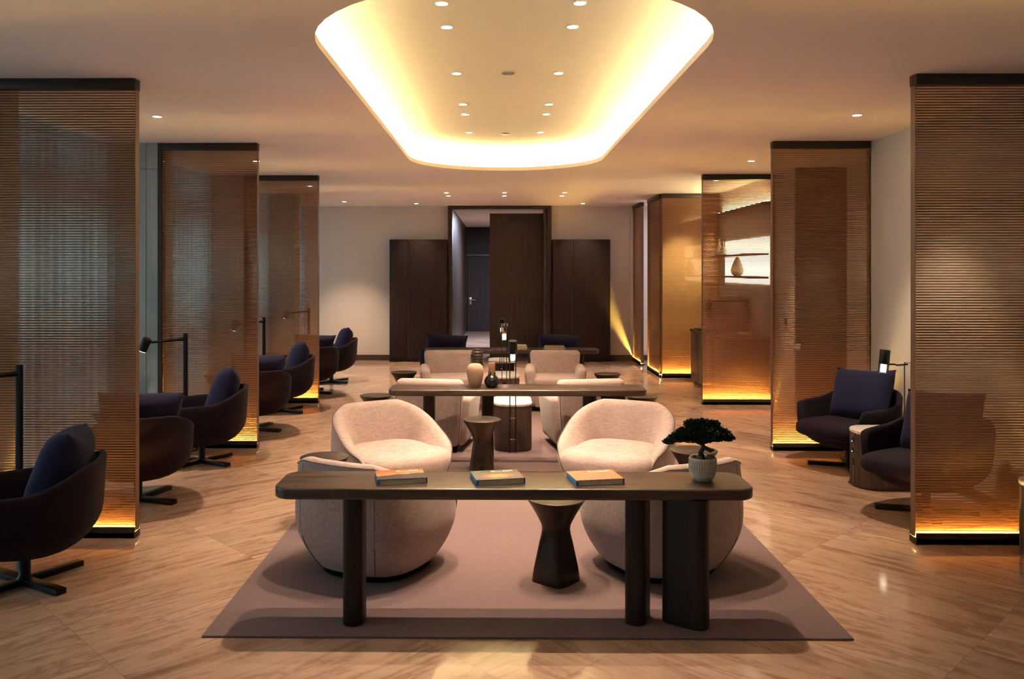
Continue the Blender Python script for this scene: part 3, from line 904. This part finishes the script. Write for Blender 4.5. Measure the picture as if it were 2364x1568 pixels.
# ------------------------------------------------------------------ books
def strokes(bm, x, y, z, w, h, segs, th):
    for x0, y0, x1, y1 in segs:
        p0 = Vector((x+x0*w, y+y0*h, z)); p1 = Vector((x+x1*w, y+y1*h, z)); d = (p1-p0).normalized(); nn = Vector((-d.y, d.x, 0))*th/2
        vs = [bm.verts.new(q + Vector((0,0,dz))) for dz in (0, .0006) for q in (p0-nn, p1-nn, p1+nn, p0+nn)]
        for f in ((0,1,2,3),(4,5,6,7),(0,1,5,4),(1,2,6,5),(2,3,7,6),(3,0,4,7)): bm.faces.new([vs[i] for i in f])
TITLE = [(1,0,1,1),(.90,0,.90,1),(.90,0,.72,0),(.72,0,.68,.45),(.68,.45,.76,.55),(.76,.55,.82,.35),(.72,0,.62,0),(.62,0,.62,1),(.62,0,.20,0),(.20,0,.14,.55),(.14,.55,.02,.5),(.02,.5,.06,0),(.06,0,.20,0),(.04,.85,.05,1),(.14,.85,.15,1)]
def book(label, loc, rz, cover, jacket, band, title=True):
    t = thing('book', label, 'book', loc, rz, 'art books on the nearest console')
    w, d, th = .132, .104, .031
    bm = B(); box(bm, -w+.004, w-.003, -d+.005, d-.005, .0035, th-.003); finish('pages', bm, M['paper'], t, False)
    bm = B(); box(bm, -w, w, -d, d, 0, .003); finish('back_cover', bm, M['white_dot'], t, False)
    bm = B(); box(bm, -w, w, -d, d, th-.003, th); fc = finish('front_cover', bm, cover, t, False)
    bm = B(); box(bm, w, w+.003, -d, d, 0, th); finish('spine', bm, jacket, t, False)
    bm = B(); box(bm, -w-.002, -w+.003, -d+.004, d-.02, .003, th-.004); box(bm, -w-.002, -w+.012, -d+.002, -d+.0048, .003, th-.010); finish('jacket_flap', bm, M['bluejacket'], t, False)
    bm = B(); strokes(bm, -.02, .062, th+.0002, .12, .026, TITLE, .006); strokes(bm, -.112, .072, th+.0002, .035, .006, [(0,0,.3,0),(.4,0,.7,0),(.8,0,1,0)], .005); finish('title', bm, M['whiteink'], fc, False)
    return t
book('art book with an orange sunset cover, leftmost on the nearest console', (-.537, 4.615, .75), R(12), M['cov0'], M['darkjacket'], 0)
book('art book with a golden dome cover, middle one on the nearest console', (-.008, 4.612, .75), R(12), M['cov1'], M['redjacket'], 0)
book('art book with an orange canyon cover, rightmost on the nearest console', (.527, 4.610, .75), R(11), M['cov2'], M['redjacket'], 0)
def flat_book(label, loc, w, d, th, mat, grp):
    t = thing('book', label, 'book', loc, 0, grp)
    bm = B(); box(bm, -w+.003, w-.003, -d+.003, d-.003, .003, th-.003); finish('pages', bm, M['paper'], t, False)
    bm = B(); box(bm, -w, w, -d, d, 0, .003); box(bm, -w, w, -d, d, th-.003, th); box(bm, w, w+.003, -d, d, 0, th); finish('cover', bm, mat, t, False)
    return t
g = 'books on the far console'
flat_book('cream book at the bottom of the pair beside the tilted lamp head, far console', (.335, 12.38, .75), .085, .10, .028, M['cream_cover'], g)
flat_book('cream book at the top of the pair beside the tilted lamp head, far console', (.330, 12.38, .778), .083, .098, .028, M['cream_cover'], g)
flat_book('grey-edged book lying on the right half of the far console', (.825, 12.37, .75), .155, .11, .026, M['grey_cover'], g)
flat_book('picture book with an orange cover on top of the grey one, far console', (.825, 12.38, .776), .14, .10, .018, M['cov2'], g)

# ------------------------------------------------------------------ vases on the second console
bm = B(); lathe(bm, [(.046, 0), (.052, .006), (.070, .07), (.083, .14), (.084, .175), (.074, .21), (.050, .232), (.040, .236), (.034, .228), (.034, .15)], 40)
tag(finish('woven_vase', bm, M['braid'], None, True, (-.228, 8.27, .75)), 'tan woven-texture vase, leftmost on the second console', 'vase')
bm = B()
prof = []
for k in range(41):
    z = .37*k/40; q = z/.37; r = .042 + .026*math.sin(PI/2*min(1, q/.7)) - (.030*((q-.7)/.3)**2.2 if q > .7 else 0) + .003*math.sin(k*2*PI/3.2)
    prof.append((r, z))
lathe(bm, prof, 36)
tag(finish('ribbed_vase', bm, M['ribglass'], None, True, (-.212, 8.43, .75)), 'tall dark ribbed brown vase standing behind the woven vase', 'vase')
t = thing('gourd_vase', 'black gourd vase with a brown beaded neck on the second console', 'vase', (-.064, 8.27, .75))
bm = B(); lathe(bm, [(.030, 0), (.055, .010), (.074, .045), (.072, .075), (.055, .105), (.036, .125), (.030, .132)], 36); finish('body', bm, M['blackglaze'], t)
bm = B(); lathe(bm, [(.028, .09), (.033, .12), (.031, .18), (.033, .235), (.030, .243), (.022, .24), (.022, .2)], 28); finish('neck', bm, M['beadwood'], t)
bm = B()
for k in range(8):
    f = 2*PI*k/8; box(bm, -.008, .008, -.038, -.028, .09, .15, .003, 2, Matrix.Rotation(f+.4, 4, 'Z')) if k % 3 else None
finish('glaze_drips', bm, M['blackglaze'], t)

# ------------------------------------------------------------------ bonsai
t = thing('bonsai', 'bonsai in a ribbed white pot at the right end of the nearest console', 'plant', (1.122, 4.625, .75))
bm = B(); prof = [(.045, 0), (.052, .004), (.066, .03), (.072, .055), (.0735, .085), (.073, .120), (.070, .128), (.066, .124), (.065, .10)]
n = 96; rings = []
for r, z in prof:
    ring = []
    for k in range(n):
        rr = r + (.0018*math.cos(k*2*PI/n*32) if .05 < z < .122 and r > .0655 else 0)
        ring.append((rr*math.cos(2*PI*k/n), rr*math.sin(2*PI*k/n), z))
    rings.append(ring)
loft(bm, rings, True, True, False)
for z in (.038, .046, .054):
    pass
pot = finish('pot', bm, M['terracotta'], t, angle=60)
bm = B()
for k in range(34):
    f = 2*PI*k/34; r = .0735
    tube(bm, [(r*math.cos(f), r*math.sin(f), .066), (r*math.cos(f), r*math.sin(f), .118)], .0026, 6)
for z, r in ((.046, .0705), (.055, .0722), (.061, .073)):
    tube(bm, [(r*math.cos(2*PI*k/48), r*math.sin(2*PI*k/48), z) for k in range(49)], .0016, 6, False)
finish('rib_pattern', bm, M['ceramic'], pot)
bm = B(); lathe(bm, [(.066, .100), (.066, .112), (.03, .118)], 24); finish('soil', bm, M['soil'], t)
bm = B()
for x, y, z, r in ((-.028, -.03, .125, .018), (.03, -.025, .13, .022), (.05, .01, .125, .016), (.0, .03, .125, .02), (-.045, .01, .122, .015), (.018, -.045, .122, .013)):
    ellipsoid(bm, (x, y, z), (r, r*.85, r*.8), 8, 6)
finish('stones', bm, M['rock'], t)
bm = B(); tube(bm, [(.0, 0, .11), (-.012, 0, .15), (.006, .004, .18), (-.004, 0, .21), (.01, 0, .25)], [.017, .014, .013, .011, .006], 9)
tube(bm, [(-.004, 0, .195), (-.05, -.01, .215), (-.12, -.01, .235)], [.008, .006, .003], 7)
tube(bm, [(0, 0, .2), (.05, .01, .22), (.10, 0, .235)], [.008, .006, .003], 7)
tube(bm, [(.006, 0, .18), (.04, -.02, .165), (.055, -.02, .17)], [.012, .011, .006], 7)
finish('trunk', bm, M['bark'], t)
bm = B(); random.seed(11)
clumps = [(0, 0, .235, .075, .03), (.07, 0, .235, .05, .025), (-.07, 0, .232, .055, .026), (.0, 0, .31, .045, .028), (-.02, 0, .285, .075, .042), (.045, .01, .275, .07, .045), (-.09, -.01, .262, .06, .03), (.10, 0, .255, .055, .03), (.0, -.03, .262, .08, .035), (-.145, -.01, .232, .05, .022), (-.185, 0, .212, .035, .014), (.14, 0, .232, .035, .018), (-.05, .02, .305, .05, .025), (.06, 0, .31, .035, .018), (.0, .04, .26, .08, .04), (-.12, 0, .248, .05, .025)]
for cx, cy, cz, rx, rz in clumps:
    for _ in range(int(1500*rx*rz/.075/.042)+200):
        f = random.uniform(0, 2*PI); g_ = math.acos(random.uniform(-1, 1)); q = random.uniform(.5, 1.08)
        c = Vector((cx+rx*q*math.sin(g_)*math.cos(f), cy+rx*.8*q*math.sin(g_)*math.sin(f), cz+rz*q*math.cos(g_)))
        d = (c-Vector((cx, cy, cz-.02))).normalized() + Vector((random.uniform(-.5,.5), random.uniform(-.5,.5), random.uniform(-.2,.6)))
        d.normalize(); sd = d.cross(Vector((random.uniform(-1,1), random.uniform(-1,1), random.uniform(-1,1)))).normalized()
        l = random.uniform(.010, .018); w_ = random.uniform(.0028, .0045)
        vs = [bm.verts.new(q_) for q_ in (c-d*l*.5, c+sd*w_, c+d*l*.5, c-sd*w_)]
        bm.faces.new(vs)
finish('foliage', bm, M['leaf'], t, False)

# ------------------------------------------------------------------ coffee bar
t = thing('bar_cabinet', 'dark wood coffee bar cabinet behind the third right-hand screen', 'cabinet', (3.60, 13.25, 0))
bm = B(); box(bm, -.32, .32, -1.05, 1.05, .06, .875, .003); finish('body', bm, M['barwood'], t)
bm = B(); box(bm, -.29, .32, -1.02, 1.02, 0, .06); finish('plinth', bm, M['rail'], t)
bm = B(); box(bm, -.345, .325, -1.07, 1.07, .875, .915, .004); finish('countertop', bm, M['rail'], t)
for k in range(4):
    bm = B(); y = -1.04+k*.52; box(bm, -.335, -.32, y+.006, y+.514, .08, .865, .003); dd = finish('door', bm, M['barwood'], t)
t = thing('coffee_machine', 'boxy coffee machine with a slanted display on the bar', 'coffee machine', (3.63, 13.42, .915))
bm = B(); box(bm, -.26, .26, -.28, .28, .03, .50, .01); finish('body', bm, M['steel'], t)
bm = B(); box(bm, -.27, .27, -.29, .29, .50, .52, .004); finish('top_tray', bm, M['rail'], t)
bm = B(); box(bm, -.02, .0, -.16, .16, -.08, .08, .004); finish('display', bm, M['screenblue'], t, True, (-.285, .0, .40), (0, R(18), 0))
bm = B(); box(bm, -.34, -.26, -.20, .20, .0, .035, .006); finish('drip_tray', bm, M['black'], t)
for s in (-1, 1):
    bm = B(); tube(bm, [(-.27, s*.08, .30), (-.33, s*.08, .29), (-.33, s*.08, .22)], .014, 10); finish('spout', bm, M['steel'], t)
for s in ((-.2, -.2), (-.2, .2), (.2, -.2), (.2, .2)):
    bm = B(); tube(bm, [(s[0], s[1], 0), (s[0], s[1], .032)], .02, 10); finish('foot', bm, M['black'], t)
def cup(label, loc, grp):
    bm = B(); lathe(bm, [(.024, 0), (.026, .003), (.034, .062), (.036, .066), (.033, .064), (.024, .006)], 20)
    return tag(finish('glass_cup', bm, M['cupglass'], None, True, loc), label, 'cup', grp)
M['cupglass'] = plain('shiny_glassware', (.62, .55, .42), .12, .3)
c0 = cup('small clear cup standing upside down on top of the coffee machine', (3.44, 13.2, 1.435), 'cups on the coffee machine')
for k in range(1, 12):
    dup(c0, (3.44+.095*(k % 5)-.005, 13.2+.13*(k//5), 1.435))
c1 = cup('clear glass in the cluster on the near half of the coffee bar', (3.50, 12.55, .915), 'glasses on the coffee bar')
for k in range(1, 12):
    dup(c1, (3.50+.08*(k % 4), 12.55+.11*(k//4), .915))
bm = B()
for k in range(5): lathe(bm, [(.05, .012*k), (.095, .012*k+.008), (.097, .012*k+.011), (.05, .012*k+.004)], 28)
bm.free()
p0 = None
for k in range(5):
    if p0 is None:
        bm = B(); lathe(bm, [(.05, 0), (.095, .008), (.097, .011), (.05, .004)], 28)
        p0 = tag(finish('plate', bm, M['ceramic'], None, True, (3.62, 12.33, .916)), 'cream plate, bottom of the stack on the coffee bar', 'plate', 'plates stacked on the bar')
    else:
        dup(p0, (3.62, 12.33, .916+.012*k), None, 'cream plate, %s of the stack on the coffee bar' % ['second from the bottom', 'middle one', 'second from the top', 'topmost'][k-1])
t = thing('cake_dome', 'small glass cake dome on the near end of the coffee bar by the wall', 'cake dome', (3.80, 12.42, .915))
bm = B(); lathe(bm, [(.07, 0), (.07, .0123), (.02, .014)], 28); finish('stand', bm, M['steel'], t)
bm = B(); lathe(bm, [(.062, .014), (.062, .06), (.045, .10), (.01, .118)], 28); finish('dome', bm, M['glass'], t)
bm = B(); ellipsoid(bm, (0, 0, .128), (.01, .01, .0123), 12, 8); finish('knob', bm, M['steel'], t)
t = thing('serving_tray', 'black tray with small glass bowls at the far left end of the coffee bar', 'tray', (3.40, 14.02, .915))
bm = B(); box(bm, -.10, .16, -.18, .18, 0, .018, .005); finish('tray', bm, M['black'], t)
bm = B(); lathe(bm, [(.03, .018), (.05, .03), (.055, .055), (.05, .05)], 20, (.04, 0, 0)); finish('bowl', bm, M['steel'], t)

# shelves with the backlit wall panel
bm = B(); box(bm, RX-.015, RX-.002, 12.2, 14.55, 1.70, 2.40)
t = finish('backlit_panel', bm, M['backlit'], None, False); tag(t, 'brightly backlit wall panel behind the bar shelves', 'light panel')
for z, lb in ((2.155, 'upper bar shelf in front of the backlit panel'), (1.816, 'lower bar shelf in front of the backlit panel')):
    bm = B(); box(bm, RX-.26, RX-.016, 12.2, 14.55, z-.03, z, .004)
    tag(finish('wall_shelf', bm, M['frame'], None, True), lb, 'shelf', 'shelves over the coffee bar')
def carafe(label, loc, sc):
    bm = B(); lathe(bm, [(.04, 0), (.07, .02), (.078, .07), (.06, .13), (.022, .18), (.016, .25), (.020, .29), (.016, .285)], 24)
    o = tag(finish('carafe', bm, M['glassware'], None, True, loc), label, 'carafe', 'carafes on the upper shelf'); o.scale = (sc, sc, sc); return o
M['glassware'] = plain('bright_glassware', (.75, .68, .5), .1, .2)
carafe('taller long-necked carafe, left of the pair on the upper bar shelf', (3.76, 14.35, 2.155), 1.0)
carafe('shorter long-necked carafe, right of the pair on the upper bar shelf', (3.74, 14.02, 2.155), .8)
bm = B(); lathe(bm, [(.05, 0), (.085, .03), (.10, .09), (.075, .18), (.045, .25), (.025, .29), (.012, .30)], 28)
tag(finish('ceramic_vase', bm, M['ceramic'], None, True, (3.77, 13.30, 1.816)), 'tan teardrop vase in the middle of the lower bar shelf', 'vase')
# light switch
bm = B(); box(bm, RX-.012, RX-.001, 11.47, 11.56, 1.16, 1.25, .003)
tag(finish('light_switch', bm, M['rail']), 'small dark switch plate on the wall seen through the second right-hand screen', 'switch')
# cornice strip above the bar
bm = B(); box(bm, RX-.10, RX-.002, 12.1, 14.8, 2.86, 2.90, .003); t = finish('cornice_light', bm, M['rail'])
tag(t, 'uplight ledge high on the wall above the coffee bar', 'light')
bm = B(); box(bm, RX-.08, RX-.03, 12.15, 14.75, 2.901, 2.906); finish('light_strip', bm, M['led_cove'], t, False)

# ------------------------------------------------------------------ downlights
WARM = (1, .72, .50)
def downlight(label, loc, power, grp, size=R(80), blend=.7, vis=True, col=WARM):
    t = thing('downlight', label, 'ceiling light', loc, 0, grp)
    bm = B(); rings = [[(r*math.cos(2*PI*k/24), r*math.sin(2*PI*k/24), z) for k in range(24)] for r, z in ((.043, .004), (.048, -.004), (.040, -.004), (.037, .002))]
    loft(bm, rings); finish('trim_ring', bm, M['white_dot'], t)
    bm = B(); lathe(bm, [(.038, -.0015), (.036, -.003)], 24); finish('lens', bm, M['lamp_on'], t, False)
    ld = bpy.data.lights.new('downlight_beam', 'SPOT'); ld.energy = power; ld.color = col
    ld.spot_size = size; ld.spot_blend = blend; ld.shadow_soft_size = .025
    lo = bpy.data.objects.new('downlight_beam', ld); C.objects.link(lo); lo.parent = t; lo.location = (0, 0, -.02)
    return t
ZI = H+.34-.004
g = 'downlights inside the oval ceiling recess'
ordn = ['first', 'second', 'third', 'fourth', 'fifth', 'sixth']
for i, y in enumerate((5.35, 5.87, 7.25, 8.6, 9.15, 10.35)):
    for x, sd in ((-.36, 'left'), (.52, 'right')):
        downlight('small round downlight in the oval recess, %s row, %s from the camera' % (sd, ordn[i]), (x, y, ZI), 104, g, R(70), .6)
for y, lb in ((7.25, 'near'), (10.45, 'far')):
    bm = B(); lathe(bm, [(.055, .004), (.055, -.006), (.03, -.012)], 24)
    tag(finish('smoke_detector', bm, M['steel'], None, True, (.085, y, ZI)), 'small round detector on the centre line of the oval recess, %s one' % lb, 'detector')
g = 'downlights in the flat ceiling'
side = [(-3.02, 7.41, 'on the left between the first two screens'), (-3.02, 10.45, 'on the left between the second and third screens'), (-3.04, 13.5, 'on the left beyond the third screen'), (-3.05, 16.6, 'on the left near the back wall'), (-3.02, 4.4, 'on the left above the nearest navy armchair'),
 (3.15, 7.41, 'on the right between the first two screens'), (3.15, 10.5, 'on the right between the second and third screens')]
for x, y, lb in side: downlight('small round ceiling downlight ' + lb, (x, y, H-.001), (115 if y < 9 else 150) if y > 5 else 26, g, R(78), .65)
for x, lb in ((-.91, 'left'), (.11, 'middle'), (1.16, 'right')):
    downlight('small round ceiling downlight, %s of the nearer row of three before the portal' % lb, (x, 14.7, H-.001), 130, g)
    downlight('small round ceiling downlight, %s of the farther row of three before the portal' % lb, (x, 15.35, H-.001), 46, g)
downlight('small round ceiling downlight above the left tall cabinet', (-1.67, 17.1, H-.001), 25, g)
downlight('small round ceiling downlight above the right tall cabinet', (1.72, 17.1, H-.001), 25, g)
# two more near the camera, over the floor outside the frame
for x, lb in ((-.9, 'left'), (1.1, 'right')):
    downlight('small round ceiling downlight above the camera, %s one' % lb, (x, 1.6, H-.001), 4, g)
# bar and corridor lights
downlight('added small round downlight over the coffee bar, brightening its wall', (3.30, 12.75, H-.001), 90, g, col=(1, .68, .36))  # unseen fixture, added to brighten the wall behind the bar
downlight('small round ceiling downlight behind the screen at the end of the coffee bar', (3.5, 15.6, H-.001), 150, g, col=(1, .62, .20))
cool = bpy.data.lights.new('corridor_light', 'AREA'); cool.energy = 190; cool.color = (.75, .80, 1); cool.size = .8
o = bpy.data.objects.new('corridor_light', cool); C.objects.link(o); o.location = (.5, 21.8, H-.03)
cool = bpy.data.lights.new('side_corridor_light', 'AREA'); cool.energy = 35; cool.color = (.80, .82, 1); cool.size = .6
o = bpy.data.objects.new('side_corridor_light', cool); C.objects.link(o); o.location = (4.6, 16.95, H-.03)

# ------------------------------------------------------------------ outside
w = bpy.data.worlds.new('world'); bpy.context.scene.world = w; w.use_nodes = True
nt = w.node_tree; nt.nodes.clear()
out = nt.nodes.new('ShaderNodeOutputWorld'); bg = nt.nodes.new('ShaderNodeBackground')
tc = nt.nodes.new('ShaderNodeTexCoord')
n = noise(nt, tc.outputs['Generated'], 7, 5, .6)
n2 = noise(nt, tc.outputs['Generated'], 18, 4, .6)
c = ramp(nt, n, [(.40, (.05, .085, .06)), (.50, (.20, .32, .36)), (.58, (.45, .66, .85)), (.7, (.62, .80, 1))])
nt.links.new(c, bg.inputs[0]); bg.inputs[1].default_value = 6.5
nt.links.new(bg.outputs[0], out.inputs[0])

# ------------------------------------------------------------------ camera and view
F = 1940.0
cam = bpy.data.cameras.new('camera'); co = bpy.data.objects.new('camera', cam); C.objects.link(co)
co.location = (0, 0, 1.9); co.rotation_euler = (PI/2, 0, .0105)
cam.sensor_fit = 'HORIZONTAL'; cam.sensor_width = 36; cam.lens = 36*F/2364
cam.shift_x = (1182-1130)/2364; cam.shift_y = -(784-625)/2364
cam.clip_start = .05; cam.clip_end = 200
sc = bpy.context.scene; sc.camera = co
sc.view_settings.view_transform = 'Standard'; sc.view_settings.look = 'None'
sc.view_settings.exposure = 1.33; sc.view_settings.gamma = 1
sc.cycles.transparent_max_bounces = 32; sc.cycles.max_bounces = 10; sc.cycles.diffuse_bounces = 5
sc.cycles.caustics_reflective = False; sc.cycles.caustics_refractive = False
sc.cycles.use_denoising = True; sc.cycles.sample_clamp_indirect = 6
